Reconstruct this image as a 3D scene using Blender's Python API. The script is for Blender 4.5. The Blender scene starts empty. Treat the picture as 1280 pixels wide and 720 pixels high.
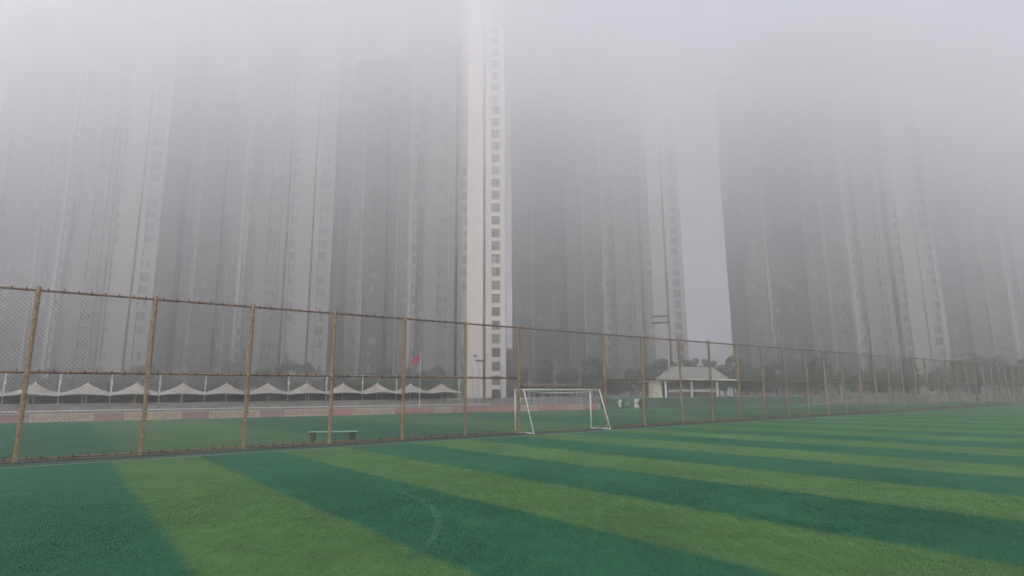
import bpy, math, random
import numpy as np
from mathutils import Matrix, Vector
random.seed(7)
rng = np.random.default_rng(7)
C = bpy.context.scene.collection
sc = bpy.context.scene

# ------------------------------------------------------------------ camera
TILT = math.atan((493 - 360) / 730.0)
ROLL = 0.008
F = Vector((0, math.cos(TILT), math.sin(TILT)))
U0 = Vector((0, -math.sin(TILT), math.cos(TILT)))
R0 = Vector((1, 0, 0))
Rv = R0 * math.cos(ROLL) - U0 * math.sin(ROLL)
Uv = R0 * math.sin(ROLL) + U0 * math.cos(ROLL)
cam_d = bpy.data.cameras.new('camera')
cam = bpy.data.objects.new('camera', cam_d)
C.objects.link(cam)
mw = Matrix(((Rv.x, Uv.x, -F.x, 0), (Rv.y, Uv.y, -F.y, 0), (Rv.z, Uv.z, -F.z, 1.7), (0, 0, 0, 1)))
cam.matrix_world = mw
cam_d.sensor_width = 36
cam_d.lens = 36 * 730 / 1280
cam_d.clip_start = 0.05
cam_d.clip_end = 4000
sc.camera = cam

# ------------------------------------------------------------------ sky, sun, exposure
SUN_EL, SUN_AZ = math.radians(38), math.radians(205)      # azimuth clockwise from +Y: behind the camera, a little left
world = bpy.data.worlds.new('World')
sc.world = world
world.use_nodes = True
wn = world.node_tree
wn.nodes.clear()
out = wn.nodes.new('ShaderNodeOutputWorld')
bg = wn.nodes.new('ShaderNodeBackground')
sky = wn.nodes.new('ShaderNodeTexSky')
sky.sky_type = 'NISHITA'
sky.sun_disc = False
sky.sun_elevation = SUN_EL
sky.sun_rotation = SUN_AZ
sky.air_density = 1.0
sky.dust_density = 4.0
sky.altitude = 0
hsv = wn.nodes.new('ShaderNodeHueSaturation')              # overcast: the blue is almost gone
hsv.inputs['Saturation'].default_value = 0.55
wn.links.new(sky.outputs[0], hsv.inputs['Color'])
wn.links.new(hsv.outputs[0], bg.inputs[0])
bg.inputs[1].default_value = 0.11
wn.links.new(bg.outputs[0], out.inputs[0])

sd = bpy.data.lights.new('sun', 'SUN')
sun = bpy.data.objects.new('sun', sd)
C.objects.link(sun)
sd.energy = 3.3
sd.angle = math.radians(16)
sd.color = (1.0, 0.965, 0.915)
sv = Vector((math.sin(SUN_AZ) * math.cos(SUN_EL), math.cos(SUN_AZ) * math.cos(SUN_EL), math.sin(SUN_EL)))
sun.rotation_euler = sv.to_track_quat('Z', 'Y').to_euler()

sc.view_settings.view_transform = 'Standard'
sc.view_settings.look = 'None'
sc.view_settings.exposure = 0.78
sc.view_settings.gamma = 1
sc.render.engine = 'CYCLES'
cy = sc.cycles
cy.use_denoising = True
cy.max_bounces = 16
cy.diffuse_bounces = 3
cy.volume_bounces = 12
cy.volume_step_rate = 0.12
cy.volume_max_steps = 256


# ------------------------------------------------------------------ materials
class NT:
    def __init__(s, name):
        s.m = bpy.data.materials.new(name)
        s.m.use_nodes = True
        s.t = s.m.node_tree
        s.t.nodes.clear()
        s.out = s.t.nodes.new('ShaderNodeOutputMaterial')

    def n(s, kind, **kw):
        nd = s.t.nodes.new(kind)
        for k, v in kw.items():
            setattr(nd, k, v)
        return nd

    def l(s, a, b):
        s.t.links.new(a, b)

    def noise(s, scale, detail=4, vec=None, rough=0.6):
        nd = s.n('ShaderNodeTexNoise')
        nd.inputs['Scale'].default_value = scale
        nd.inputs['Detail'].default_value = detail
        nd.inputs['Roughness'].default_value = rough
        if vec is not None:
            s.l(vec, nd.inputs['Vector'])
        return nd

    def ramp(s, fac, stops):
        r = s.n('ShaderNodeValToRGB')
        el = r.color_ramp.elements
        while len(el) < len(stops):
            el.new(0.5)
        for e, (p, c) in zip(el, stops):
            e.position = p
            e.color = (*c, 1) if len(c) == 3 else c
        s.l(fac, r.inputs[0])
        return r

    def mix(s, fac, a, b, mode='MIX'):
        m = s.n('ShaderNodeMix', data_type='RGBA', blend_type=mode)
        for sock, v in ((m.inputs[0], fac), (m.inputs[6], a), (m.inputs[7], b)):
            if hasattr(v, 'is_linked') or hasattr(v, 'links'):
                s.l(v, sock)
            elif isinstance(v, (int, float)):
                sock.default_value = v
            else:
                sock.default_value = (*v, 1)
        return m.outputs[2]

    def math(s, op, a, b=0.0, clamp=False):
        m = s.n('ShaderNodeMath', operation=op, use_clamp=clamp)
        for sock, v in ((m.inputs[0], a), (m.inputs[1], b)):
            if isinstance(v, (int, float)):
                sock.default_value = v
            else:
                s.l(v, sock)
        return m.outputs[0]


def surf(name, col, col2=None, scale=3.0, rough=0.7, metal=0.0, bump=0.0, bscale=40.0, lo=0.35, hi=0.65, spec=0.5):
    k = NT(name)
    b = k.n('ShaderNodeBsdfPrincipled')
    tc = k.n('ShaderNodeTexCoord')
    if col2 is None:
        col2 = tuple(c * 0.8 for c in col)
    nz = k.noise(scale, 6, tc.outputs['Object'])
    r = k.ramp(nz.outputs[0], [(lo, col), (hi, col2)])
    k.l(r.outputs[0], b.inputs['Base Color'])
    b.inputs['Roughness'].default_value = rough
    b.inputs['Metallic'].default_value = metal
    b.inputs['Specular IOR Level'].default_value = spec
    if bump:
        n2 = k.noise(bscale, 3, tc.outputs['Object'])
        bp = k.n('ShaderNodeBump')
        bp.inputs['Strength'].default_value = bump
        k.l(n2.outputs[0], bp.inputs['Height'])
        k.l(bp.outputs[0], b.inputs['Normal'])
    k.l(b.outputs[0], k.out.inputs[0])
    return k.m


def facade(name, col, streak=0.12, rough=0.85):
    """painted render on a tower: faint vertical rain streaks and blotches"""
    k = NT(name)
    b = k.n('ShaderNodeBsdfPrincipled')
    tc = k.n('ShaderNodeTexCoord')
    mp = k.n('ShaderNodeMapping')
    mp.inputs['Scale'].default_value = (1.2, 1.2, 0.03)
    k.l(tc.outputs['Object'], mp.inputs[0])
    a = k.noise(1.0, 5, mp.outputs[0])
    c = k.noise(0.15, 5, tc.outputs['Object'])
    s = k.math('ADD', k.math('MULTIPLY', a.outputs[0], 0.6), k.math('MULTIPLY', c.outputs[0], 0.4))
    lo = tuple(x * (1 - streak) for x in col)
    hi = tuple(min(1, x * (1 + streak)) for x in col)
    r = k.ramp(s, [(0.35, lo), (0.65, hi)])
    k.l(r.outputs[0], b.inputs['Base Color'])
    b.inputs['Roughness'].default_value = rough
    k.l(b.outputs[0], k.out.inputs[0])
    return k.m


# the fence runs away to the right: FA is its left reference point, FD its direction, FN points to the camera side
FA = Vector((-6.05, 21.45, 0))
FD = Vector((0.79605, 0.60524, 0))
FN = Vector((FD.y, -FD.x, 0))


def turf_mat(name, dark, light, blades=False, edges=(-0.45, 2.45, 2.17)):
    k = NT(name)
    b = k.n('ShaderNodeBsdfPrincipled')
    geo = k.n('ShaderNodeNewGeometry')
    pos = geo.outputs['Position']
    dot = k.n('ShaderNodeVectorMath', operation='DOT_PRODUCT')
    dot.inputs[1].default_value = tuple(FD)
    k.l(pos, dot.inputs[0])
    wob = k.noise(1.3, 3, pos)
    s = k.math('SUBTRACT', dot.outputs['Value'], FA.dot(FD) + edges[0])
    s = k.math('ADD', s, k.math('MULTIPLY', k.math('SUBTRACT', wob.outputs[0], 0.5), 0.16))
    neg = k.math('DIVIDE', k.math('MINIMUM', s, 0.0), edges[2] * 2)
    u = k.math('ADD', k.math('DIVIDE', k.math('MAXIMUM', s, 0.0), edges[1] * 2), neg)
    fr = k.math('FRACT', u)
    # 0..0.5 dark band, 0.5..1 light band, soft at both joins
    w = 0.018
    up = k.math('MULTIPLY', k.math('SUBTRACT', fr, 0.5 - w), 1 / (2 * w), True)
    dn = k.math('MULTIPLY', k.math('SUBTRACT', 1.0, fr), 1 / (2 * w), True)
    fac = k.math('MULTIPLY', up, dn)
    big = k.noise(0.45, 5, pos)
    mid = k.noise(2.2, 6, pos, 0.7)
    fine = k.noise(38.0, 4, pos, 0.8)
    tiny = k.noise(160.0, 2, pos, 0.7)
    mp = k.n('ShaderNodeMapping')
    mp.inputs['Rotation'].default_value = (0, 0, -math.atan2(FD.y, FD.x))
    mp.inputs['Scale'].default_value = (5.0, 1.1, 1)
    k.l(pos, mp.inputs[0])
    brush = k.noise(1.6, 5, mp.outputs[0], 0.65)
    base = k.mix(fac, dark, light)
    r1 = k.ramp(big.outputs[0], [(0.3, (0.80, 0.82, 0.84)), (0.7, (1.15, 1.13, 1.08))])
    r2 = k.ramp(mid.outputs[0], [(0.3, (0.80, 0.80, 0.82)), (0.72, (1.18, 1.16, 1.12))])
    r3 = k.ramp(fine.outputs[0], [(0.28, (0.60, 0.62, 0.62)), (0.75, (1.38, 1.34, 1.30))])
    c = k.mix(1.0, base, r1.outputs[0], 'MULTIPLY')
    c = k.mix(1.0, c, r2.outputs[0], 'MULTIPLY')
    r4 = k.ramp(brush.outputs[0], [(0.3, (0.78, 0.80, 0.80)), (0.7, (1.22, 1.18, 1.16))])
    c = k.mix(1.0, c, r4.outputs[0], 'MULTIPLY')
    c = k.mix(0.75, c, r3.outputs[0], 'MULTIPLY')
    if blades:
        oi = k.noise(70.0, 1, pos)
        rr = k.ramp(oi.outputs[0], [(0.25, (0.75, 0.75, 0.75)), (0.75, (1.35, 1.3, 1.2))])
        c = k.mix(1.0, c, rr.outputs[0], 'MULTIPLY')
    k.l(c, b.inputs['Base Color'])
    b.inputs['Roughness'].default_value = 0.75
    b.inputs['Specular IOR Level'].default_value = 0.25
    if not blades:
        bp = k.n('ShaderNodeBump')
        bp.inputs['Strength'].default_value = 0.7
        bp.inputs['Distance'].default_value = 0.03
        h = k.math('ADD', fine.outputs[0], k.math('MULTIPLY', tiny.outputs[0], 0.6))
        k.l(h, bp.inputs['Height'])
        k.l(bp.outputs[0], b.inputs['Normal'])
    k.l(b.outputs[0], k.out.inputs[0])
    return k.m


T_DARK, T_LIGHT = (0.017, 0.120, 0.062), (0.074, 0.168, 0.055)
M = dict(
    turf=turf_mat('artificial_turf', T_DARK, T_LIGHT),
    blades=turf_mat('turf_fibre', T_DARK, T_LIGHT, True),
    turf_far=turf_mat('far_turf', (0.020, 0.110, 0.060), (0.062, 0.140, 0.066), False, (1.0, 7.5, 7.5)),
    apron=surf('dark_turf_strip', (0.018, 0.045, 0.034), (0.030, 0.062, 0.045), 3, 0.9, bump=0.5),
    line=surf('worn_line_fibre', (0.30, 0.38, 0.34), (0.12, 0.22, 0.17), 6, 0.8, lo=0.35, hi=0.7, bump=0.5),
    arc=surf('faded_line_fibre', (0.013, 0.096, 0.050), (0.010, 0.076, 0.040), 5, 0.8, lo=0.35, hi=0.66, bump=0.6),
    dark_line=surf('dark_line_strip', (0.02, 0.05, 0.04), (0.03, 0.07, 0.05), 4, 0.9),  # plain dark green for the thin strip across the far pitch
    ground=surf('concrete_ground', (0.20, 0.19, 0.18), (0.14, 0.14, 0.135), 0.3, 0.9, bump=0.2),
    kerb=surf('dark_kerb', (0.11, 0.10, 0.085), (0.07, 0.065, 0.06), 5, 0.9, bump=0.3),  # dark brown-grey with random darker blotches
    post=surf('rusted_tan_paint', (0.31, 0.215, 0.125), (0.19, 0.11, 0.06), 7, 0.6, lo=0.42, hi=0.66, bump=0.15),
    rail=surf('rusted_rail_paint', (0.24, 0.16, 0.095), (0.12, 0.07, 0.045), 3, 0.65, lo=0.4, hi=0.6, bump=0.15),
    tie=surf('dark_wire_tie', (0.05, 0.035, 0.025), (0.03, 0.02, 0.015), 9, 0.7),
    wire=surf('green_netting_wire', (0.06, 0.075, 0.06), (0.10, 0.09, 0.07), 2, 0.7),
    white=surf('chipped_white_paint', (0.74, 0.75, 0.72), (0.55, 0.55, 0.50), 9, 0.5, bump=0.1),
    dull=surf('grey_white_paint', (0.48, 0.49, 0.48), (0.36, 0.37, 0.36), 5, 0.6),
    cord=surf('white_net_cord', (0.6, 0.62, 0.6), (0.45, 0.47, 0.45), 8, 0.8),
    bench=surf('pale_bench_board', (0.42, 0.50, 0.44), (0.30, 0.38, 0.33), 6, 0.6),
    benchleg=surf('dark_green_leg', (0.05, 0.09, 0.06), (0.07, 0.10, 0.07), 6, 0.6),
    fabric=surf('off_white_membrane', (0.34, 0.315, 0.28), (0.25, 0.235, 0.215), 0.9, 0.7),
    concrete=surf('stand_concrete', (0.26, 0.25, 0.235), (0.17, 0.165, 0.16), 0.9, 0.9, bump=0.2, bscale=8),
    wall=surf('boundary_wall_render', (0.24, 0.225, 0.20), (0.15, 0.14, 0.13), 0.8, 0.9, bump=0.2, bscale=6),
    coping=surf('coping_stone', (0.33, 0.31, 0.28), (0.24, 0.23, 0.21), 1.5, 0.9),
    red=surf('red_flag_cloth', (0.50, 0.05, 0.09), (0.38, 0.04, 0.07), 3, 0.8),
    pink=surf('faded_red_board', (0.42, 0.17, 0.155), (0.34, 0.20, 0.18), 2.2, 0.7),
    cream=surf('faded_cream_board', (0.48, 0.42, 0.33), (0.38, 0.31, 0.25), 2.2, 0.7),
    blueb=surf('faded_mauve_board', (0.27, 0.19, 0.21), (0.33, 0.20, 0.20), 2.2, 0.7),
    ink=surf('board_print', (0.30, 0.12, 0.10), (0.36, 0.2, 0.17), 5, 0.7),
    gboard=surf('green_board', (0.07, 0.13, 0.09), (0.09, 0.15, 0.11), 1.5, 0.7),
    gprint=surf('pale_green_print', (0.16, 0.34, 0.25), (0.12, 0.28, 0.2), 3, 0.7),
    wprint=surf('white_print', (0.70, 0.74, 0.70), (0.6, 0.64, 0.6), 3, 0.7),
    gatewall=surf('gatehouse_cream_wall', (0.58, 0.57, 0.45), (0.5, 0.49, 0.40), 1.2, 0.8),
    roof=surf('gatehouse_grey_roof', (0.20, 0.20, 0.195), (0.26, 0.26, 0.25), 2, 0.8),
    dark=surf('dark_opening', (0.045, 0.045, 0.045), (0.06, 0.06, 0.06), 2, 0.6),
    lamp=surf('lamp_housing', (0.10, 0.10, 0.10), (0.14, 0.14, 0.14), 4, 0.5),
    bark=surf('bark', (0.09, 0.065, 0.045), (0.05, 0.04, 0.03), 8, 0.9, bump=0.5, bscale=20),
    leaf=surf('leaves', (0.095, 0.115, 0.085), (0.12, 0.135, 0.10), 0.9, 0.7),
    leaf2=surf('dull_leaves', (0.12, 0.13, 0.105), (0.10, 0.11, 0.09), 0.9, 0.7),
    f_white=facade('ivory_render', (0.62, 0.575, 0.52), 0.06),
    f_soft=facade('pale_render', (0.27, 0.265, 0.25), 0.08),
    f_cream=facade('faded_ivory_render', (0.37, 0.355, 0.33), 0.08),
    f_pale=facade('pale_grey_render', (0.18, 0.178, 0.17)),
    f_mid=facade('mid_grey_render', (0.125, 0.125, 0.122)),
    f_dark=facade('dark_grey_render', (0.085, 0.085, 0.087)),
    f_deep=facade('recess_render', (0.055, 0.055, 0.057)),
    f_trim=facade('light_trim_render', (0.31, 0.305, 0.29)),
    glass=surf('window_glass', (0.07, 0.072, 0.078), (0.15, 0.145, 0.14), 0.35, 0.25, lo=0.42, hi=0.6),
    wframe=surf('window_frame_metal', (0.22, 0.22, 0.22), (0.18, 0.18, 0.18), 1, 0.5),
    glass_curtain=surf('curtained_glass', (0.20, 0.19, 0.17), (0.28, 0.27, 0.25), 0.5, 0.5),
    glass_dark=surf('dark_glass', (0.035, 0.037, 0.042), (0.06, 0.06, 0.065), 0.5, 0.2),
    roofing=surf('roof_felt', (0.16, 0.16, 0.16), (0.12, 0.12, 0.12), 0.5, 0.9),
)


# ------------------------------------------------------------------ mesh helpers
class MB:
    def __init__(s):
        s.v, s.f, s.mi = [], [], []

    def add(s, vs, fs, mi=0):
        o = len(s.v)
        s.v += [tuple(v) for v in vs]
        s.f += [tuple(i + o for i in f) for f in fs]
        s.mi += [mi] * len(fs)
        return s

    def box(s, a, b, mi=0, M4=None):
        (x0, y0, z0), (x1, y1, z1) = a, b
        vs = [Vector(p) for p in ((x0, y0, z0), (x1, y0, z0), (x1, y1, z0), (x0, y1, z0), (x0, y0, z1), (x1, y0, z1), (x1, y1, z1), (x0, y1, z1))]
        if M4 is not None:
            vs = [M4 @ v for v in vs]
        return s.add(vs, [(0, 3, 2, 1), (4, 5, 6, 7), (0, 1, 5, 4), (1, 2, 6, 5), (2, 3, 7, 6), (3, 0, 4, 7)], mi)

    def tube(s, pts, r, n=8, mi=0, cap=True):
        pts = [Vector(p) for p in pts]
        rs = r if isinstance(r, (list, tuple)) else [r] * len(pts)
        vs, fs = [], []
        prev = None
        for i, p in enumerate(pts):
            d = (pts[min(i + 1, len(pts) - 1)] - pts[max(i - 1, 0)]).normalized()
            a = d.cross(Vector((0, 0, 1)))
            if a.length < 1e-3:
                a = d.cross(Vector((1, 0, 0)))
            if prev is not None:
                a = prev - d * prev.dot(d)
            a.normalize()
            prev = a
            b = d.cross(a)
            for k in range(n):
                t = 2 * math.pi * k / n
                vs.append(p + (a * math.cos(t) + b * math.sin(t)) * rs[i])
        for i in range(len(pts) - 1):
            for k in range(n):
                k2 = (k + 1) % n
                fs.append((i * n + k, i * n + k2, (i + 1) * n + k2, (i + 1) * n + k))
        if cap:
            fs.append(tuple(range(n))[::-1])
            fs.append(tuple((len(pts) - 1) * n + k for k in range(n)))
        return s.add(vs, fs, mi)

    def mesh(s, name, mats, smooth=False):
        me = bpy.data.meshes.new(name)
        me.from_pydata(s.v, [], s.f)
        for m in (mats if isinstance(mats, (list, tuple)) else [mats]):
            me.materials.append(m)
        me.polygons.foreach_set('material_index', s.mi)
        if smooth:
            me.polygons.foreach_set('use_smooth', [True] * len(s.f))
        me.update()
        return me

    def build(s, name, mats, parent=None, smooth=False, loc=None):
        return link(name, s.mesh(name, mats, smooth), parent, loc)


def link(name, me, parent=None, loc=None, rot=None):
    o = bpy.data.objects.new(name, me)
    C.objects.link(o)
    if parent is not None:
        o.parent = parent
    if loc is not None:
        o.location = loc
    if rot is not None:
        o.rotation_euler = rot
    return o


def tag(o, label=None, cat=None, group=None, kind=None):
    for k, v in (('label', label), ('category', cat), ('group', group), ('kind', kind)):
        if v:
            o[k] = v
    return o


ORD = '- first second third fourth fifth sixth seventh eighth ninth tenth eleventh twelfth thirteenth fourteenth fifteenth sixteenth seventeenth eighteenth nineteenth twentieth'.split()
for _t in ('twenty', 'thirty', 'forty', 'fifty', 'sixty'):
    if _t != 'twenty':
        ORD.append(_t[:-1] + 'ieth')
    ORD += [_t + '-' + w_ for w_ in ORD[1:10]]


def empty(name, loc=(0, 0, 0), rz=0.0):
    o = bpy.data.objects.new(name, None)
    C.objects.link(o)
    o.location = loc
    o.rotation_euler = (0, 0, rz)
    return o


def copy_tree(o, parent=None, kids=None):
    c = o.copy()
    C.objects.link(c)
    c.parent = parent
    for ch in list(o.children):
        copy_tree(ch, c)
    return c


def sheet(name, pts, z, mat, label=None):
    o = MB().add([(p[0], p[1], z) for p in pts], [tuple(range(len(pts)))]).build(name, mat)
    if o.data.polygons[0].normal.z < 0:
        o.data.flip_normals()
    return tag(o, label, None, None, 'structure')


def fp(s, n=0.0, z=0.0):
    """point at s metres along the fence, n metres towards the camera"""
    p = FA + FD * s + FN * n
    return Vector((p.x, p.y, z))


FE_A = math.atan2(FD.y, FD.x)
P0 = Vector((-14.6, 52.9, 0))
E1 = Vector((0.885, 0.466, 0)).normalized()
E2 = Vector((-E1.y, E1.x, 0))
E_A = math.atan2(E1.y, E1.x)


def ep(s, m=0.0, z=0.0):
    p = P0 + E1 * s + E2 * m
    return Vector((p.x, p.y, z))


# ------------------------------------------------------------------ the ground
G = 500
sheet('ground', [(-G, -G), (G, -G), (G, G), (-G, G)], 0.0, M['ground'], 'pale concrete ground around the pitches')
sheet('near_pitch', [fp(-60, 1.30), fp(110, 1.30), fp(110, 90), fp(-60, 90)], 0.012, M['turf'],
      'striped green artificial turf in the foreground')
sheet('turf_apron', [fp(-60, -0.6), fp(110, -0.6), fp(110, 1.30), fp(-60, 1.30)], 0.008, M['apron'],
      'dark green strip of turf along the foot of the fence')
sheet('far_pitch', [fp(-60, -0.6), fp(110, -0.6), ep(112, -0.3), ep(-60, -0.3)], 0.006, M['turf_far'],
      'hazy green pitch beyond the fence')
sheet('side_line', [fp(-60, 1.20), fp(110, 1.20), fp(110, 1.30), fp(-60, 1.30)], 0.016, M['line'],
      'faint pale line along the edge of the near pitch')
# faint arc worn into the turf
cx, cyy, rr = -6.43, 7.62, 5.46
pts_o, pts_i = [], []
for i in range(49):
    t = math.radians(-14 + 66 * i / 48)
    hwid = 0.055 * math.sin(math.pi * min(1, max(0, i / 48))) ** 0.5 + 0.004
    pts_o.append((cx + (rr + hwid) * math.cos(t), cyy + (rr + hwid) * math.sin(t)))
    pts_i.append((cx + (rr - hwid) * math.cos(t), cyy + (rr - hwid) * math.sin(t)))
vs = [(p[0], p[1], 0.016) for p in pts_i + pts_o]
ar = MB().add(vs, [(i, 49 + i, 50 + i, i + 1) for i in range(48)]).build('pitch_arc', M['arc'])
tag(ar, 'faded curved marking on the dark turf stripe at lower left', None, None, 'structure')
d0, d1 = Vector((0.3, 49.0, 0)), Vector((60.0, 26.0, 0))
dd = (Vector((12.5, 44.0, 0)) - d0).normalized()
dn_ = Vector((-dd.y, dd.x, 0)) * 0.35
a0, a1 = d0 - dd * 40, d0 + dd * 22
sheet('pitch_dark_line', [a0 - dn_, a1 - dn_, a1 + dn_, a0 + dn_], 0.010, M['dark_line'], 'thin dark line across the far pitch')

# turf fibres in the near field: one mass nobody could count
NB = 420000
ang = rng.uniform(-math.radians(44), math.radians(44), NB)
rad = np.sqrt(rng.uniform(3.6 ** 2, 18.0 ** 2, NB))
bx, by = rad * np.sin(ang), rad * np.cos(ang)
nn = (bx - FA.x) * FN.x + (by - FA.y) * FN.y
keep = (nn > 1.45) & (rng.uniform(0, 1, NB) < np.clip((18.0 - rad) / 9.0, 0, 1))
bx, by, rad = bx[keep], by[keep], rad[keep]
NB = len(bx)
th = rng.uniform(0, 2 * np.pi, NB)
w = 0.0020 + 0.00018 * rad
hgt = rng.uniform(0.010, 0.026, NB) * np.clip((19.0 - rad) / 9.0, 0.15, 1)
lean = rng.uniform(0.006, 0.030, NB)
la = 2.4 * np.sin(bx * 1.7 + 2 * np.sin(by * 0.9)) + 1.8 * np.sin(by * 2.3 + bx * 0.6) + rng.normal(0, 0.7, NB)
co = np.empty((NB, 3, 3), np.float32)
co[:, 0] = np.stack([bx - w * np.cos(th), by - w * np.sin(th), np.full(NB, 0.010)], 1)
co[:, 1] = np.stack([bx + w * np.cos(th), by + w * np.sin(th), np.full(NB, 0.010)], 1)
co[:, 2] = np.stack([bx + lean * np.cos(la), by + lean * np.sin(la), 0.010 + hgt], 1)
me = bpy.data.meshes.new('turf_fibres')
me.vertices.add(NB * 3)
me.vertices.foreach_set('co', co.ravel())
me.loops.add(NB * 3)
me.loops.foreach_set('vertex_index', np.arange(NB * 3, dtype=np.int32))
me.polygons.add(NB)
me.polygons.foreach_set('loop_start', np.arange(0, NB * 3, 3, dtype=np.int32))
me.polygons.foreach_set('loop_total', np.full(NB, 3, np.int32))
me.materials.append(M['blades'])
me.update(calc_edges=True)
tag(link('turf_grass', me), 'short green plastic grass fibres standing on the near turf', None, None, 'stuff')

# ------------------------------------------------------------------ the tall fence between the two pitches
fence = empty('ball_fence', fp(0), FE_A)
tag(fence, 'tall rusty tan steel fence with thin wire netting between the two pitches', 'fence')
POSTS = [2.3 + 2.82 * k for k in range(-6, 3)] + [13.4] + [13.4 + 2.85 * k for k in range(1, 2)] + [19.45 + 2.85 * k for k in range(0, 28)]
FH = 4.70
RP = 0.062
pm = MB()
pm.tube([(0, 0, 0.0), (0, 0, FH + 0.05)], RP, 10)
pm.tube([(0, 0, FH + 0.05), (0, 0, FH + 0.09)], [RP * 1.05, RP * 0.4], 10)
pm.box((-0.11, -0.11, 0.0), (0.11, 0.11, 0.025))
post_me = pm.mesh('post', M['post'], False)


def collar(mb, x, z, r):
    mb.tube([(x, 0, z - 0.035), (x, 0, z + 0.035)], r, 8)


tie_post = MB()
for i in range(15):
    z = 0.25 + i * 0.31
    sg = 1 if i % 2 else -1
    tie_post.box((sg * RP - 0.012, -0.014, z), (sg * RP + 0.012, 0.014, z + 0.030))
    tie_post.box((-0.014, -RP - 0.010, z - 0.15), (0.014, -RP + 0.004, z - 0.12))
tie_post_me = tie_post.mesh('post_ties', M['tie'])
for x in POSTS:
    link('post', post_me, fence, (x, 0, 0))
    t = link('wire_ties', tie_post_me, fence, (x, 0, 0))
    tag(t, None, None, None, 'stuff')


bay_cache = {}


def rail(x0, x1, z, r=0.030, mat='rail', par=None):
    L = round(x1 - x0, 3)
    key = (L, r, mat)
    if key not in bay_cache:
        bay_cache[key] = MB().tube([(0, 0, 0), (L, 0, 0)], r, 8).mesh('rail', M[mat])
    o = link('rail', bay_cache[key], par or fence, (x0, 0, z))
    kk = ('t', L, r)
    if kk not in bay_cache:
        tb = MB()
        n = max(3, int(L / 0.33))
        for i in range(n):
            xx = (i + 0.5) * L / n + random.uniform(-.04, .04)
            tb.tube([(xx - 0.014, 0, 0), (xx + 0.014, 0, 0)], r + 0.010, 6)
            tb.tube([(xx, 0, r), (xx + random.uniform(-.02, .02), 0, r + 0.050)], 0.013, 4)
        bay_cache[kk] = tb.mesh('wire_ties', M['tie'])
    t = link('wire_ties', bay_cache[kk], par or fence, (x0, 0, z))
    tag(t, None, None, None, 'stuff')
    return o


def netting(L, z0, z1, r, pitch):
    """diamond wire mesh: two families of thin straight wires, clipped to the bay"""
    H = z1 - z0
    mb = MB()
    step = pitch
    n = int((L + H) / step) + 1
    for fam in (0, 1):
        for i in range(n):
            c = i * step - H
            # line x = c + t, z = t  (or mirrored)
            t0, t1 = max(0, -c), min(H, L - c)
            if t1 - t0 < 0.02:
                continue
            xa, xb = c + t0, c + t1
            if fam:
                xa, xb = L - xa, L - xb
            y = 0.004 if fam else -0.004
            a, b = Vector((xa, y, z0 + t0)), Vector((xb, y, z0 + t1))
            d = (b - a).normalized()
            p = Vector((d.z, 0, -d.x)) * r
            q = Vector((0, 1, 0)) * r
            offs = (p, -p * 0.5 + q * 0.87, -p * 0.5 - q * 0.87)
            mb.add([a + o for o in offs] + [b + o for o in offs], [(0, 1, 4, 3), (1, 2, 5, 4), (2, 0, 3, 5)])
    return mb


net_cache = {}
for i in range(len(POSTS) - 1):
    x0, x1 = POSTS[i] + RP, POSTS[i + 1] - RP
    goal_bay = x1 - x0 > 4
    rail(x0, x1, FH - 0.04, 0.032)
    rail(x0, x1, 2.02 if goal_bay else 2.40, 0.034)
    if not goal_bay:
        rail(x0, x1, 0.10, 0.030)
    L = round(x1 - x0, 3)
    key = (L, goal_bay, i > 22)
    if key not in net_cache:
        z0 = 2.02 if goal_bay else 0.10
        net_cache[key] = netting(L, z0, FH - 0.04, 0.0028, 0.115 if i <= 22 else 0.23).mesh('netting', M['wire'])
    tag(link('netting', net_cache[key], fence, (x0, 0, 0)), None, None, None, 'stuff')

kb = MB()
kb.box((POSTS[0] - 2, -0.13, -0.01), (POSTS[-1] + 2, 0.13, 0.045))
ko = kb.build('kerb', M['kerb'])
ko.location = fp(0)
ko.rotation_euler = (0, 0, FE_A)
tag(ko, 'low dark kerb under the tan fence', None, None, 'structure')

# ------------------------------------------------------------------ goal standing through the gap in the fence
goal = empty('football_goal', fp(0), FE_A)
tag(goal, 'white steel football goal with slanting stays standing in the gap under the tan fence', 'football goal')
gl, gr_ = 8.20, 12.95          # local x of the two uprights (along the fence)
gb = 0.62                      # how far the uprights stand beyond the fence
gf = -0.62                     # the feet stick out towards the camera (local -y)
GH = 1.90
R = 0.038
upr = MB().tube([(0, 0, 0.012), (0, 0, GH - 0.03)], R, 10).mesh('upright', M['white'], True)
link('upright', upr, goal, (gl, gb, 0))
link('upright', upr, goal, (gr_, gb, 0))
MB().tube([(gl - R, gb, GH), (gr_ + R, gb, GH)], R, 10).build('crossbar', M['white'], goal, True)
tl, tr = gl + 0.02, gr_ + 0.02
for xx in (gl, gr_):
    MB().tube([(xx, gb - R, GH), (xx + 0.01, 0.02, GH - 0.005)], 0.028, 8).build('top_arm', M['white'], goal, True)
    MB().tube([(xx + 0.01, 0.0, GH), (xx + 0.05, gf, 0.05)], 0.028, 8).build('stay', M['white'], goal, True)
    MB().tube([(xx + 0.05, gf - 0.03, 0.035), (xx, gb, 0.035)], 0.026, 8).build('base_bar', M['white'], goal, True)
MB().tube([(gl + 0.01, 0.0, GH), (gr_ + 0.01, 0.0, GH)], 0.024, 8).build('back_rail', M['white'], goal, True)
cpts = []
for i in range(17):
    t = i / 16
    cpts.append((gl + 0.03 + (gr_ - gl) * t, 0.03, GH - 0.03 - 0.13 * 4 * t * (1 - t) * (0.9 + 0.1 * math.sin(9 * t))))
MB().tube(cpts, 0.020, 5).build('net_cord', M['cord'], goal, True)

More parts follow.
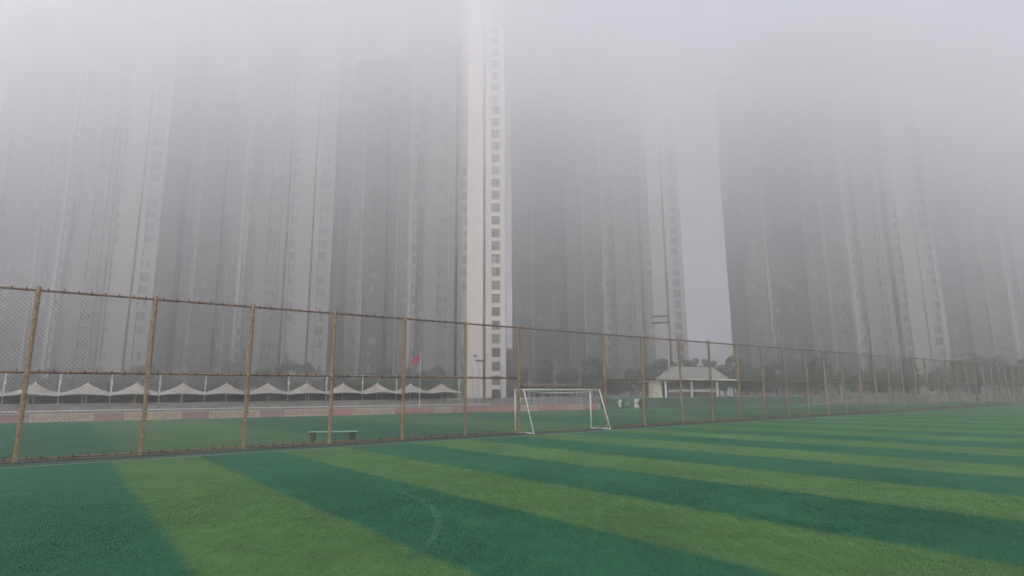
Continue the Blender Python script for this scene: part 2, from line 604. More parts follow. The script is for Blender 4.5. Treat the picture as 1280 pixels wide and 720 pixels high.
# ------------------------------------------------------------------ bench beyond the fence at the left
bench = empty('bench', (-5.80, 22.35, 0.006), FE_A * 0.15)
tag(bench, 'low pale green topped bench on dark legs standing just beyond the tall tan fence', 'bench')
for k in range(3):
    MB().box((-1.75, -0.17 + 0.12 * k, 0.375), (0, -0.07 + 0.12 * k, 0.405)).build('slat', M['bench'], bench)
for xx in (-1.68, -0.24):
    lm = MB()
    lm.box((xx, -0.14, 0.0), (xx + 0.05, -0.09, 0.372))
    lm.box((xx, 0.09, 0.0), (xx + 0.05, 0.14, 0.372))
    lm.box((xx + 0.003, -0.14, 0.30), (xx + 0.047, 0.14, 0.345))
    lm.box((xx + 0.003, -0.16, 0.0), (xx + 0.047, 0.16, 0.03))
    lm.box((xx + 0.06, -0.12, 0.03), (xx + 0.16, 0.12, 0.37))
    lm.build('leg_frame', M['benchleg'], bench)

# ------------------------------------------------------------------ boards along the far touchline
brd_me = {}
W = 1.9
board_cols = ['cream', 'cream', 'pink', 'cream', 'cream', 'pink', 'pink', 'blueb', 'cream', 'pink']
nb = 0
for bi in range(-18, 14):
    s0 = bi * W + 0.4
    rnd = random.Random(bi)
    mat = board_cols[(bi * 3 + bi // 4) % len(board_cols)] if bi < 9 else ('pink' if bi % 3 else 'cream')
    if mat not in brd_me:
        b = MB()
        b.box((0.02, 0, 0.0), (W - 0.02, 0.05, 0.56))
        b.box((0.0, -0.02, 0.56), (W, 0.07, 0.60), 1)
        b.box((0.10, 0.052, 0.0), (0.16, 0.30, 0.04), 1)
        b.box((W - 0.16, 0.052, 0.0), (W - 0.10, 0.30, 0.04), 1)
        brd_me[mat] = b.mesh('panel', [M[mat], M['dull']])
    root = link('advertising_board', brd_me[mat], None, ep(s0, 0, 0.0), (0, 0, E_A))
    colname = dict(cream='cream', pink='faded red', blueb='faded mauve')[mat]
    tag(root, None, 'board', 'boards along the far touchline')
    root['_c'] = colname
    root['_i'] = nb
    # rows of illegible printed characters
    pb = MB()
    xx = 0.14
    while xx < W - 0.34:
        ww = rnd.uniform(0.10, 0.20)
        for zz in (0.16, 0.27, 0.38):
            if rnd.random() < 0.75:
                pb.box((xx, -0.006, zz), (xx + ww, -0.002, zz + 0.05))
        pb.box((xx + ww * 0.4, -0.009, 0.14), (xx + ww * 0.55, -0.0062, 0.44))
        xx += ww + 0.09
    tag(pb.build('printed_marks', M['ink'] if mat != 'pink' else M['cream'], root), None, None, None, 'stuff')
    nb += 1

# white rail behind the boards
rl = empty('handrail', ep(0, 3.2), E_A)
tag(rl, 'long low white tubular handrail in front of the covered stand', 'railing')
for z, r in ((0.72, 0.035),):
    MB().tube([(-34, 0, z), (15.5, 0, z)], r, 8).build('rail', M['white'], rl)
pme = MB().tube([(0, 0, 0), (0, 0, 0.685)], 0.022, 6).mesh('post', M['dull'])
for k in range(25):
    link('post', pme, rl, (-34 + k * 2.05, 0, 0))

# small goals by the far touchline
for s0, s1, mm, hh, lab in ((8.65, 9.85, -2.0, 1.32, 'small white goal frame in front of the last tent on the far pitch'),
                            (16.9, 18.5, -0.9, 1.28, 'small grey white goal frame behind the large goal at the far boards')):
    g = empty('small_goal', ep(s0, mm, 0.006), E_A)
    tag(g, lab, 'football goal')
    Lg = s1 - s0
    for xx in (0, Lg):
        MB().tube([(xx, 0, 0), (xx, 0, hh - 0.03)], 0.035, 8).build('upright', M['dull'], g)
        MB().tube([(xx, 0.02, hh - 0.03), (xx, 0.75, 0.03)], 0.018, 6).build('stay', M['dull'], g)
    MB().tube([(-0.035, 0, hh), (Lg + 0.035, 0, hh)], 0.035, 8).build('crossbar', M['dull'], g)

# ------------------------------------------------------------------ covered stand: tiers and tensile canopies
TS = 3.80
CAN = [13.33 - TS * k for k in range(12)]
stand = empty('grandstand', ep(0, 10.0), E_A)
tag(stand, 'long low grey concrete stand under the white peaked canopies', 'grandstand')
sx0, sx1 = CAN[-1] - 2.2, 15.4
MB().box((sx0, 0.0, 0), (sx1, 0.25, 1.12)).build('front_wall', M['concrete'], stand)
MB().box((sx0 - 0.03, -0.04, 1.12), (sx1 + 0.03, 0.29, 1.20)).build('coping', M['coping'], stand)
for k in range(3):
    MB().box((sx0 + 0.01, 0.26 + k * 1.0, 0), (sx1 - 0.01, 1.255 + k * 1.0, 0.35 + 0.35 * k)).build('tier', M['concrete'], stand)
MB().box((sx0, 3.27, 0), (sx1, 3.5, 1.9)).build('back_wall', M['wall'], stand)
xx = sx0 + 0.3
spm = MB().box((0, -0.045, 0), (0.22, -0.002, 1.10)).mesh('pilaster', M['wall'])
while xx < sx1 - 0.3:
    link('pilaster', spm, stand, (xx, 0, 0))
    xx += 1.9


def canopy_mesh():
    """square membrane drawn up to a point, edges hollowed between the corners"""
    n = 14
    hw, hd = TS / 2 - 0.005, 2.1
    mb = MB()
    vs, fs = [], []
    for j in range(n + 1):
        for i in range(n + 1):
            u, v = i / n * 2 - 1, j / n * 2 - 1
            pull = 0.10
            x = u * hw
            y = v * hd * (1 - pull * (1 - u * u) * abs(v))
            r = max(abs(u), abs(v))
            q = min(1.0, math.hypot(u, v))
            z = 1.84 + 1.21 * (1 - q) ** 1.12 + 0.34 * (1 - v * v) * u * u + 0.20 * (1 - u * u) * v * v
            vs.append((x, y, z))
    for j in range(n):
        for i in range(n):
            a = j * (n + 1) + i
            fs.append((a, a + 1, a + n + 2, a + n + 1))
    o = len(vs)
    # underside, 1 cm below, and the hem
    vs2 = [(x, y, z - 0.012) for x, y, z in vs]
    fs2 = [tuple(o + k for k in f[::-1]) for f in fs]
    mb.add(vs + vs2, fs + fs2)
    hem = []
    ring = [i for i in range(n + 1)] + [(j + 1) * (n + 1) - 1 for j in range(1, n + 1)] + [n * (n + 1) + i for i in range(n - 1, -1, -1)] + [j * (n + 1) for j in range(n - 1, 0, -1)]
    for a, b in zip(ring, ring[1:] + ring[:1]):
        mb.f.append((b, a, a + o, b + o))
        mb.mi.append(0)
    return mb.mesh('membrane', M['fabric'], True)


can_me = canopy_mesh()
pole_me = MB().tube([(0, 0, 0), (0, 0, 3.04)], 0.05, 8).mesh('pole', M['white'])
fin_me = MB().tube([(0, 0, 3.0), (0, 0, 3.10), (0, 0, 3.16)], [0.11, 0.09, 0.02], 8).mesh('peak_cap', M['dull'])
cpost_me = MB().tube([(0, 0, 0), (0, 0, 1.83)], 0.035, 6).mesh('corner_post', M['dull'])
for k, s in enumerate(CAN):
    t = empty('canopy', ep(s, 12.0), E_A)
    if k == 0:
        lab = 'white peaked canopy at the right hand end of the row, right of the flagpole'
    elif k == 1:
        lab = 'white peaked canopy directly behind the flagpole, second from the right hand end'
    elif k == 2:
        lab = 'third white peaked canopy counted from the right hand end of the row over the stand'
    else:
        lab = ['', '', '', 'fourth', 'fifth', 'sixth', 'seventh', 'eighth', 'ninth', 'tenth', 'eleventh', 'twelfth'][k] + ' white peaked canopy counted from the right hand end of the row over the stand'
    tag(t, lab, 'canopy', 'peaked canopies over the stand')
    link('membrane', can_me, t)
    link('pole', pole_me, t)
    link('peak_cap', fin_me, t)
    for xx, yy in ((-1.84, 2.06), (1.84, 2.06)):
        link('corner_post', cpost_me, t, (xx, yy, 0.0))
    link('corner_post', cpost_me, t, (0.0, -1.82, 0.0))

mast_me = MB().tube([(0, 0, 0), (0, 0, 4.05)], [0.06, 0.045], 8).mesh('pole', M['white'])
cab_me = MB().tube([(-0.03, 0, 3.98), (-1.86, 0.9, 3.12)], 0.014, 4).mesh('cable', M['dull'])
cab_me2 = MB().tube([(0.03, 0, 3.98), (1.86, 0.9, 3.12)], 0.014, 4).mesh('cable', M['dull'])
br_me = MB().box((-0.09, -0.04, 2.9), (0.09, 0.04, 3.25)).mesh('bracket', M['white'])
for k, s in enumerate([15.2, 7.63, 3.83] + [0.03 - TS * j for j in range(0, 8)]):
    t = empty('cable_mast', ep(s, 11.1), E_A)
    lab = ['slim white cable mast at the right end of the canopies', 'slim white cable mast at the left side of the second canopy from the right',
           'slim white cable mast at the left side of the third canopy from the right'][k] if k < 3 else \
        ('slim white cable mast at the left side of the %s canopy from the right' % ORD[k + 1])
    tag(t, lab, 'mast', 'masts holding the canopies')
    link('pole', mast_me, t)
    link('bracket', br_me, t)
    if k > 0:
        link('cable', cab_me2, t)
    link('cable', cab_me, t)

# flag
fl = empty('flagpole', ep(9.5, 8.6), 0)
tag(fl, 'slim white flagpole in front of the canopies with a red flag near its top', 'flagpole')
MB().tube([(0, 0, 0), (0, 0, 6.25)], [0.05, 0.03], 8).build('pole', M['white'], fl)
MB().tube([(0, 0, 6.25), (0, 0, 6.34)], [0.055, 0.02], 8).build('finial', M['dull'], fl)
fm = MB()
NX, NZ = 14, 8
vs = []
for i in range(NX + 1):
    for j in range(NZ + 1):
        u, v = i / NX, j / NZ
        x = -0.04 - 0.98 * u * (1 - 0.06 * v)
        z = 5.95 - 0.02 * (1 - v) - v * (0.66 - 0.10 * u) - 0.30 * u ** 1.5 + 0.05 * math.sin(5 * u + 1)
        y = 0.10 * math.sin(u * 8 + v * 1.5) * u
        vs.append((x, y, z))
fs = [(i * (NZ + 1) + j, i * (NZ + 1) + j + 1, (i + 1) * (NZ + 1) + j + 1, (i + 1) * (NZ + 1) + j) for i in range(NX) for j in range(NZ)]
fm.add(vs, fs)
fm.build('flag', M['red'], fl, True)

# ------------------------------------------------------------------ pale ball-stop fence behind the far touchline
ff = empty('ball_fence', ep(0, 4.0), E_A)
tag(ff, 'pale grey high ball fence far off in front of the ivory tower', 'fence')
fpm = MB().tube([(0, 0, 0), (0, 0, 4.72)], 0.045, 8).mesh('post', M['dull'])
FX = [13.8 + 1.72 * 2 * k for k in range(0, 5)]
fpm.name = 'post'
for x in FX:
    link('post', fpm, ff, (x, 0, 0))
for z in (4.70, 2.80):
    for a, b in zip(FX, FX[1:]):
        MB().tube([(a + 0.045, 0, z), (b - 0.045, 0, z)], 0.022, 6).build('rail', M['dull'], ff)
for a, b in zip(FX, FX[1:]):
    tag(link('netting', netting(b - a, 0.1, 4.7, 0.003, 0.22).mesh('netting', M['wire']), ff, (a, 0, 0)), None, None, None, 'stuff')

# small floodlight pole by that fence
sp = empty('floodlight_pole', ep(15.0, 5.2), E_A)
tag(sp, 'short floodlight pole with a row of small lamps seen against the ivory tower', 'floodlight')
MB().tube([(0, 0, 0), (0, 0, 5.55)], [0.06, 0.04], 8).build('pole', M['dull'], sp)
MB().tube([(-0.35, 0, 5.30), (0.60, 0, 5.30)], 0.025, 6).build('arm', M['lamp'], sp)
lmm = MB().box((-0.09, -0.16, -0.10), (0.09, 0.02, 0.06), 0, Matrix.Rotation(0.5, 4, 'X')).mesh('lamp', M['lamp'])
for xx in (-0.28, 0.0, 0.28, 0.54):
    link('lamp', lmm, sp, (xx, -0.05, 5.42))
MB().box((-0.62, -0.22, 5.78), (-0.28, 0.04, 5.98)).build('lamp_head', M['lamp'], sp)
MB().tube([(-0.28, 0, 5.86), (0.0, 0, 5.50)], 0.02, 6).build('bracket', M['lamp'], sp)

# tall floodlight mast at the right
tm = empty('floodlight_mast', (23.9, 90.0, 0), -0.35)
tag(tm, 'tall floodlight mast with two rows of lamps in front of the pale right hand tower', 'floodlight')
MB().tube([(0, 0, 0), (0, 0, 13.9)], [0.13, 0.07], 10).build('mast', M['dull'], tm)
for z in (13.55, 12.55):
    MB().tube([(-2.2, -0.12, z), (0.25, -0.12, z)], 0.05, 6).build('crossarm', M['lamp'], tm)
    for k in range(6):
        MB().box((-0.17, -0.34, -0.14), (0.17, 0.0, 0.14), 0, Matrix.Rotation(0.5, 4, 'X')).build('lamp', M['lamp'], tm, loc=(-2.05 + 0.43 * k, -0.18, z + 0.02))

# ------------------------------------------------------------------ green boards with white marks, at the right
GB0 = 28.2
for k in range(12):
    s0 = GB0 + k * 3.05
    b = MB()
    b.box((0.02, 0, 0.0), (3.03, 0.06, 1.16))
    o = link('banner_board', b.mesh('panel', M['gboard']), None, ep(s0, 1.0, 0.0), (0, 0, E_A))
    lab = ['green board with one white angular mark, nearest to the white goal',
           'green board with a white forked letter shape beside the right hand fence post',
           'plain green board directly right of the forked white mark'][k] if k < 3 else \
        'plain green board, %s to the right of the board with the forked white mark' % ORD[k - 1]
    tag(o, lab, 'board', 'green boards at the far right of the pitch')
    MB().box((0.0, -0.02, 1.16), (3.05, 0.08, 1.20)).build('frame', M['dull'], o)
    if k == 0:
        p = MB()
        vs = [(2.55, 0, 0.18), (2.95, 0, 0.18), (2.85, 0, 0.30), (2.78, 0, 0.62), (2.98, 0, 0.90), (2.98, 0, 1.02), (2.50, 0, 1.02), (2.42, 0, 0.60)]
        p.add([(x, -0.006, z) for x, y, z in vs], [tuple(range(8))])
        p.build('white_mark', M['wprint'], o)
    if k == 1:
        p = MB()
        vs = [(1.75, 0, 0.10), (2.45, 0, 0.10), (2.45, 0, 0.24), (2.10, 0, 0.52), (2.12, 0, 0.66), (2.50, 0, 0.98), (2.50, 0, 1.08), (1.75, 0, 1.08), (1.62, 0, 0.80), (1.85, 0, 0.58), (1.62, 0, 0.36)]
        p.add([(x, -0.006, z) for x, y, z in vs], [tuple(range(11))])
        p.build('white_mark', M['wprint'], o)
        p = MB()
        for q in range(3):
            th_ = [(-1, 0), (-0.4, 0.35), (0.4, 0.3), (1, 0), (0.4, -0.3), (-0.4, -0.35)]
            cxq, czq = 0.55 + 0.12 * q, 0.42 + 0.14 * q
            p.add([(cxq + 0.42 * a_, -0.005 - 0.002 * q, czq + 0.30 * b_) for a_, b_ in th_], [tuple(range(6))])
        p.build('leaf_mark', M['gprint'], o)

# ------------------------------------------------------------------ gatehouse at the right
gh = empty('gatehouse', (18.9, 80.0, 0), 0.10)
tag(gh, 'cream gatehouse with a flat white canopy and a grey pitched roof at the right', 'gatehouse')
MB().box((0.0, 0, 0.0), (1.25, 1.6, 3.30)).build('pillar', M['gatewall'], gh)
MB().box((1.252, 1.2, 0.0), (10.0, 4.5, 3.30)).build('wall', M['wall'], gh)
MB().box((-0.4, -0.5, 3.30), (12.0, 4.6, 3.52)).build('canopy_slab', M['white'], gh)
cm = MB().tube([(0, 0, 0), (0, 0, 3.30)], 0.14, 10).mesh('column', M['white'])
for xx in (1.75, 5.4, 9.0):
    link('column', cm, gh, (xx, -0.1, 0))
rf = MB()
rf.add([(1.6, 0.3, 3.52), (11.0, 0.3, 3.52), (11.0, 4.2, 3.52), (1.6, 4.2, 3.52), (3.6, 2.2, 5.3), (9.5, 2.2, 5.3)],
       [(0, 1, 5, 4), (1, 2, 5), (2, 3, 4, 5), (3, 0, 4), (3, 2, 1, 0)])
rf.build('roof', M['roof'], gh)
MB().box((2.2, -0.02, 1.85), (8.8, 0.06, 2.15)).build('beam', M['dull'], gh)

# ------------------------------------------------------------------ boundary wall in front of the towers
bw = empty('boundary_wall', (0, 93, 0), math.radians(2))
tag(bw, 'low grey rendered boundary wall at the foot of the towers', 'wall')
wp = MB().box((0.0, 0, 0), (3.92, 0.22, 1.12)).mesh('panel', M['wall'])
wq = MB().box((-0.03, -0.04, 1.12), (3.93, 0.26, 1.20)).mesh('coping', M['coping'])
wr = MB().box((0.0, -0.05, 0), (0.32, 0.27, 1.30)).mesh('pier', M['concrete'])
for k in range(-30, 32):
    link('panel', wp, bw, (k * 4.25 + 0.325, 0, 0))
    link('coping', wq, bw, (k * 4.25 + 0.355, 0, 0))
    link('pier', wr, bw, (k * 4.25, 0, 0))


# ------------------------------------------------------------------ towers
ST = 2.93         # storey height
win_cache = {}


def window_mesh(w, h):
    key = (round(w, 2), round(h, 2))
    if key not in win_cache:
        f = 0.07
        mb = MB()
        mb.box((0, 0, 0), (w, 0.10, f))
        mb.box((0, 0, h - f), (w, 0.10, h))
        mb.box((0, 0.002, f), (f, 0.098, h - f))
        mb.box((w - f, 0.002, f), (w, 0.098, h - f))
        if w > 0.9:
            mb.box((w / 2 - 0.03, 0.004, f), (w / 2 + 0.03, 0.096, h - f))
        p = MB().add([(f, 0.05, f), (w - f, 0.05, f), (w - f, 0.05, h - f), (f, 0.05, h - f)], [(0, 1, 2, 3)])
        half = MB().add([(f, 0.05, f), (w / 2, 0.05, f), (w / 2, 0.05, h - f), (f, 0.05, h - f)], [(0, 1, 2, 3)])
        half.add([(w / 2, 0.052, f), (w - f, 0.052, f), (w - f, 0.052, h - f), (w / 2, 0.052, h - f)], [(0, 1, 2, 3)], 1)
        win_cache[key] = (mb.mesh('window', M['wframe']), [p.mesh('pane', M['glass']), p.mesh('pane', M['glass']), p.mesh('pane', M['glass_dark']), p.mesh('pane', M['glass_curtain']), half.mesh('pane', [M['glass_curtain'], M['glass_dark']])])
    return win_cache[key]


def wall_seg(u0, u1, y, depth, top, sill=None, openh=None, rec=0.30, base=0.0):
    """one vertical strip of a facade; with sill/openh it carries one recessed opening per storey, all one mesh"""
    prof = [(y, base)]
    if openh:
        k = 0
        while True:
            zs = base + k * ST + sill
            if zs + openh > top - 0.6:
                break
            prof += [(y, zs), (y + rec, zs + 0.02), (y + rec, zs + openh), (y, zs + openh + 0.01)]
            k += 1
    prof.append((y, top))
    prof += [(y + depth, top), (y + depth, base)]
    n = len(prof)
    vs = [(u0, a, b) for a, b in prof] + [(u1, a, b) for a, b in prof]
    mb = MB()
    fs = [(i, n + i, n + (i + 1) % n, (i + 1) % n) for i in range(n)]
    mb.add(vs, fs)
    # side caps as quads per profile step
    yb = y + depth
    for side in (0, 1):
        pass
    mb.f.append(tuple(range(n)))
    mb.mi.append(0)
    mb.f.append(tuple(range(2 * n - 1, n - 1, -1)))
    mb.mi.append(0)
    return mb


# (u0, u1, face offset, depth, top, material, window: (width inset, sill, height) or None)
HM, HW = 101.0, 81.0
MAIN = [
    (0.00, 0.75, 0.0, 9, HM, 'f_trim', None),
    (0.75, 1.60, 0.35, 9, HM, 'f_trim', (0.06, 0.9, 1.6)),
    (1.60, 3.40, 1.20, 9, HM, 'f_mid', (0.45, 0.9, 1.5)),
    (3.40, 6.30, 0.60, 9, HM, 'f_pale', None),
    (6.30, 7.45, 0.75, 9, HM, 'f_pale', (0.06, 0.95, 1.55)),
    (7.45, 8.80, 0.60, 9, HM, 'f_pale', (0.30, 1.1, 1.2)),
    (8.80, 10.10, 1.10, 9, HM, 'f_pale', None),
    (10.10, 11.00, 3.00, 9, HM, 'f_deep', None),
    (11.00, 11.65, 0.30, 9, HM, 'f_pale', None),
    (11.65, 12.90, 0.45, 9, HM, 'f_trim', (0.05, 0.8, 1.85)),
    (12.90, 16.40, 0.00, 9, HM, 'f_white', None),
    (16.40, 17.00, 1.30, 9, HM, 'f_mid', (0.08, 0.9, 1.7)),
    (17.00, 18.25, 0.05, 9, HM, 'f_white', None),
    (18.25, 20.20, 0.12, 9, HM, 'f_white', (0.06, 0.75, 2.0)),
    (20.20, 21.30, 0.05, 9, HM, 'f_white', None),
]
LEFT_A = [
    (-1.70, 0.00, 1.6, 9, HM, 'f_mid', (0.40, 0.9, 1.4)),
    (-2.90, -1.70, 2.2, 9, HW, 'f_mid', None),
    (-3.15, -2.90, 1.9, 9, HW, 'f_trim', None),
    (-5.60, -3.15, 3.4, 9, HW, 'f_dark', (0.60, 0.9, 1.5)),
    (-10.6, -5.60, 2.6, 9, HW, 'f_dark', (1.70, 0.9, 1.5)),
    (-11.4, -10.6, 2.2, 9, HW, 'f_trim', (0.22, 0.9, 1.3)),
    (-14.2, -11.4, 3.0, 9, HW - 0.01, 'f_mid', (0.8, 0.9, 1.5)),
]
LEFT_C = [
    (-4.70, 0.00, 1.4, 9, HM, 'f_mid', (1.60, 0.9, 1.5)),
    (-5.00, -4.70, 1.0, 9, HM, 'f_trim', None),
    (-9.50, -5.00, 2.4, 9, HM, 'f_mid', (1.50, 0.9, 1.5)),
    (-15.5, -9.50, 4.6, 9, HW + 13, 'f_dark', (2.1, 0.9, 1.5)),
    (-18.5, -15.5, 3.4, 9, HW + 13, 'f_dark', (0.8, 0.9, 1.5)),
    (-19.2, -18.5, 2.6, 9, HW + 13, 'f_trim', (0.16, 0.9, 1.3)),
    (-24.6, -19.2, 3.2, 9, HW + 6, 'f_mid', (1.9, 0.9, 1.5)),
]


WR = random.Random(5)
_ac = MB()
_ac.box((0, 0, 0), (0.82, 0.34, 0.56))
_ac.tube([(0.3, -0.001, 0.28), (0.3, -0.02, 0.28)], 0.2, 10, 1)
_ac.box((-0.04, 0.02, -0.05), (0.86, 0.355, -0.001), 1)
AC_ME = _ac.mesh('air_conditioner', [M['f_pale'], M['lamp']])


def build_tower(label, loc, rz, segs, panes=False, flip=False, soft=False):
    t = empty('apartment_tower', loc, rz)
    tag(t, label, 'apartment tower', 'residential towers fading into the fog')
    for (u0, u1, y, dep, top, mat, win) in segs:
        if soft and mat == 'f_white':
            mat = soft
        if flip:
            u0, u1 = -u1, -u0
        if win:
            ins, sill, oh = win
            # piers either side of the opening strip, then the opening strip itself
            if ins > 0.2:
                wall_seg(u0, u0 + ins, y, dep, top).build('wall', M[mat], t)
                wall_seg(u1 - ins, u1, y, dep, top).build('wall', M[mat], t)
                a, b = u0 + ins + 0.001, u1 - ins - 0.001
            else:
                a, b = u0, u1
            # strip bears openings; its end caps are the reveals
            wall_seg(a, b, y + 0.004, dep, top, sill, oh).build('wall', M[mat], t)
            gap = 0.0 if ins > 0.2 else ins
            wm, pn = window_mesh(b - a - 2 * gap, oh)
            k = 0
            while k * ST + sill + oh <= top - 0.6:
                o = link('window', wm, t, (a + gap, y + 0.19, k * ST + sill + 0.005))
                if panes:
                    link('pane', WR.choice(pn), o)
                if y > 0.5 and k < 26 and WR.random() < 0.38:
                    link('air_conditioner', AC_ME, t, (a + gap + WR.uniform(0.0, 0.15), y - 0.36, k * ST + sill - 0.72))
                k += 1
        else:
            wall_seg(u0, u1, y, dep, top).build('wall', M[mat], t)
    for u, yy, hh in ((8.84, 0.52, HM), (16.46, -0.07, HM), (11.05, 0.22, HM)):
        MB().tube([(-u if flip else u, yy, 0.3), (-u if flip else u, yy, hh - 0.4)], 0.07, 6).build('drain_pipe', M['dull'], t)
    us = [(min(s[0], s[1]), max(s[0], s[1]), s[4]) for s in segs]
    for hh in sorted({s[2] for s in us}):
        a = min(s[0] for s in us if s[2] == hh)
        b = max(s[1] for s in us if s[2] == hh)
        if flip:
            a, b = -b, -a
        MB().box((a + 0.02, 5.2, 0), (b - 0.02, 17.0, hh + 0.9)).build('tower_core', M['f_mid'], t)
        if b - a > 8:
            MB().box((a + (b - a) * 0.35, 7.0, hh + 0.9), (a + (b - a) * 0.65, 13.0, hh + 4.2)).build('lift_house', M['f_pale'], t)
    return t


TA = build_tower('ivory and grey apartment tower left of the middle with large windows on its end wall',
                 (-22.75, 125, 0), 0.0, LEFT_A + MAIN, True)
TC = build_tower('tall darker apartment tower right of the middle, fading out above the white goal',
                 (24.6, 155, 0), 0.0, LEFT_C + [tuple([s[0] * 1.03, s[1] * 1.03] + list(s[2:])) for s in MAIN], True, soft='f_cream')
# beyond the strip that the photograph shows sharply the estate goes on
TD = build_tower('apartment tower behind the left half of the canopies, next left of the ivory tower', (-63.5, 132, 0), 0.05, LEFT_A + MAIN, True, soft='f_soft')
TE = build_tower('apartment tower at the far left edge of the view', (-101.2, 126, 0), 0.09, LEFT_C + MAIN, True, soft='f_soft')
TF = build_tower('apartment tower directly right of the gatehouse', (84.0, 142, 0), -0.05, LEFT_C + [tuple(list(s[:4]) + [s[4]] + list(s[5:])) for s in MAIN], True, soft='f_soft')
TG = build_tower('apartment tower at the far right edge of the view', (142.0, 165, 0), -0.12, LEFT_C + MAIN, True)

# low block seen in the gap between the two big towers
lb = empty('low_block', (-6.0, 172, 0), 0)
tag(lb, 'low pale block seen in the gap between the two big towers', 'building')
MB().box((0, 0, 0), (10, 12, 14.4)).build('wall', M['f_pale'], lb)
MB().box((-0.3, -0.3, 14.4), (10.3, 12.3, 15.0)).build('parapet', M['f_trim'], lb)
MB().box((0, -4.0, 0), (9.6, -0.02, 9.3)).build('annex', M['f_mid'], lb)
wb, pb_ = window_mesh(1.6, 1.5)
pb_ = pb_[0]
for fl_ in range(4):
    for cc in range(3):
        o = link('window', wb, lb, (0.8 + cc * 3.0, -0.10 if fl_ >= 3 else -4.10, 0.9 + fl_ * 2.9 + (0.9 if fl_ >= 3 else 0)))
        link('pane', pb_, o)


# ------------------------------------------------------------------ trees
def crown_mesh(seed, h, rx, n, mat):
    r = np.random.default_rng(seed)
    nc = 26
    cl = []
    for i in range(nc):
        a = r.uniform(0, 2 * np.pi)
        zz = r.uniform(-0.9, 1.0)
        rad_ = math.sqrt(max(0, 1 - zz * zz)) * r.uniform(0.25, 1.0)
        cl.append((rad_ * math.cos(a) * rx, rad_ * math.sin(a) * rx, zz * h * 0.5, r.uniform(0.28, 0.55) * rx * 0.6))
    cl = np.array(cl)
    idx = r.integers(0, nc, n)
    d = r.normal(size=(n, 3))
    d /= np.linalg.norm(d, axis=1)[:, None]
    rr_ = r.uniform(0.55, 1.0, n) ** 0.6
    c = cl[idx, :3] + d * (cl[idx, 3] * rr_)[:, None]
    a = r.normal(size=(n, 3))
    a /= np.linalg.norm(a, axis=1)[:, None]
    b = np.cross(a, r.normal(size=(n, 3)))
    b /= np.linalg.norm(b, axis=1)[:, None]
    s = r.uniform(0.06, 0.13, n)[:, None]
    co_ = np.stack([c - a * s, c + b * s * 0.55, c + a * s, c - b * s * 0.55], 1).astype(np.float32)
    me_ = bpy.data.meshes.new('crown')
    me_.vertices.add(n * 4)
    me_.vertices.foreach_set('co', co_.ravel())
    me_.loops.add(n * 4)
    me_.loops.foreach_set('vertex_index', np.arange(n * 4, dtype=np.int32))
    me_.polygons.add(n)
    me_.polygons.foreach_set('loop_start', np.arange(0, n * 4, 4, dtype=np.int32))
    me_.polygons.foreach_set('loop_total', np.full(n, 4, np.int32))
    me_.materials.append(mat)
    me_.update(calc_edges=True)
    return me_


def trunk_mesh(seed, h):
    r = random.Random(seed)
    mb = MB()
    mb.tube([(0, 0, 0), (0.05, 0.02, h * 0.5), (0.0, 0.05, h * 0.95)], [0.14, 0.10, 0.05], 8)
    for k in range(6):
        z = h * r.uniform(0.42, 0.8)
        a = r.uniform(0, 6.28)
        L = r.uniform(0.8, 1.5)
        mb.tube([(0.03, 0.03, z), (L * 0.5 * math.cos(a), L * 0.5 * math.sin(a), z + 0.5), (L * math.cos(a), L * math.sin(a), z + 1.2)], [0.06, 0.04, 0.015], 5)
    return mb.mesh('trunk', M['bark'], True)


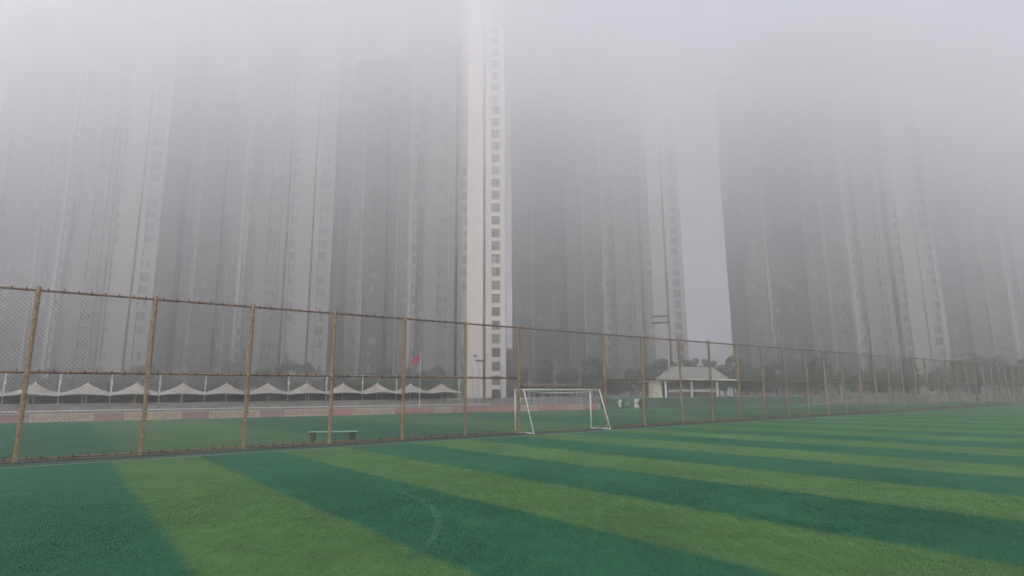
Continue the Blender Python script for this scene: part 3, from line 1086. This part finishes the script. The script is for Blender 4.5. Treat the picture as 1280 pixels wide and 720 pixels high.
variants = [(crown_mesh(1, 3.6, 1.9, 5200, M['leaf']), trunk_mesh(1, 4.2), 3.7),
            (crown_mesh(2, 4.2, 1.7, 5200, M['leaf2']), trunk_mesh(2, 4.8), 4.1),
            (crown_mesh(3, 3.0, 2.3, 5200, M['leaf']), trunk_mesh(3, 3.6), 3.0)]
tr_ = random.Random(11)
tx = []
x = -128.0
while x < 150:
    if not (-11.0 < x < 1.0):
        tx.append(x)
    x += tr_.uniform(1.9, 3.3)
for i, x in enumerate(tx):
    v = variants[tr_.randrange(3)]
    y = 117 + tr_.uniform(-4, 5)
    t = empty('tree', (x, y, 0), tr_.uniform(0, 6.28))
    sc_ = tr_.uniform(0.9, 1.5)
    t.scale = (sc_ * 1.1, sc_ * 1.1, sc_)
    kindn = 'broad dull green' if v is variants[2] else ('narrow grey green' if v is variants[1] else 'round dark green')
    t['_k'] = kindn
    if x < -11:
        lab = '%s small tree, %s to the left of the ivory tower end wall' % (kindn, ORD[sum(1 for q_ in tx if x <= q_ < -11)])
    else:
        lab = '%s small tree, %s to the right of the ivory tower end wall' % (kindn, ORD[sum(1 for q_ in tx if 0 < q_ <= x)])
    tag(t, lab, 'tree', 'small trees behind the boundary wall')
    link('crown', v[0], t, (0, 0, v[2]))
    link('trunk', v[1], t)

# labels of the boards, told apart by what stands behind them
for o in bpy.data.objects:
    if o.name.startswith('advertising_board'):
        i = o['_i'] - 22
        c = o['_c']
        o['label'] = ('%s low board on the far touchline directly in front of the flagpole' % c) if i == 0 else \
            '%s low board on the far touchline, %s to the %s of the flagpole' % (c, ORD[abs(i)], 'left' if i < 0 else 'right')
        del o['_c'], o['_i']
    if '_k' in o:
        del o['_k']

# ------------------------------------------------------------------ the fog, denser with height
hz = NT('fog')
pv = hz.n('ShaderNodeVolumePrincipled')
pv.inputs['Color'].default_value = (0.982, 0.981, 0.995, 1)
pv.inputs['Anisotropy'].default_value = 0.72
geo = hz.n('ShaderNodeNewGeometry')
sep = hz.n('ShaderNodeSeparateXYZ')
hz.l(geo.outputs['Position'], sep.inputs[0])
z = hz.math('MAXIMUM', sep.outputs[2], 0.0)
lin = hz.math('MULTIPLY', z, 0.000175)
q = hz.math('POWER', hz.math('DIVIDE', z, 80.0), 3.0)
den = hz.math('ADD', hz.math('ADD', lin, 0.0036), hz.math('MINIMUM', hz.math('MULTIPLY', q, 0.026), 0.0180))
hz.l(den, pv.inputs['Density'])
hz.l(pv.outputs[0], hz.out.inputs['Volume'])
haze = MB().box((-G - 20, -G - 20, -1.0), (G + 20, G + 20, 108.0)).build('haze', hz.m)
tag(haze, 'thick grey morning fog that swallows the tops of the towers', None, None, 'stuff')
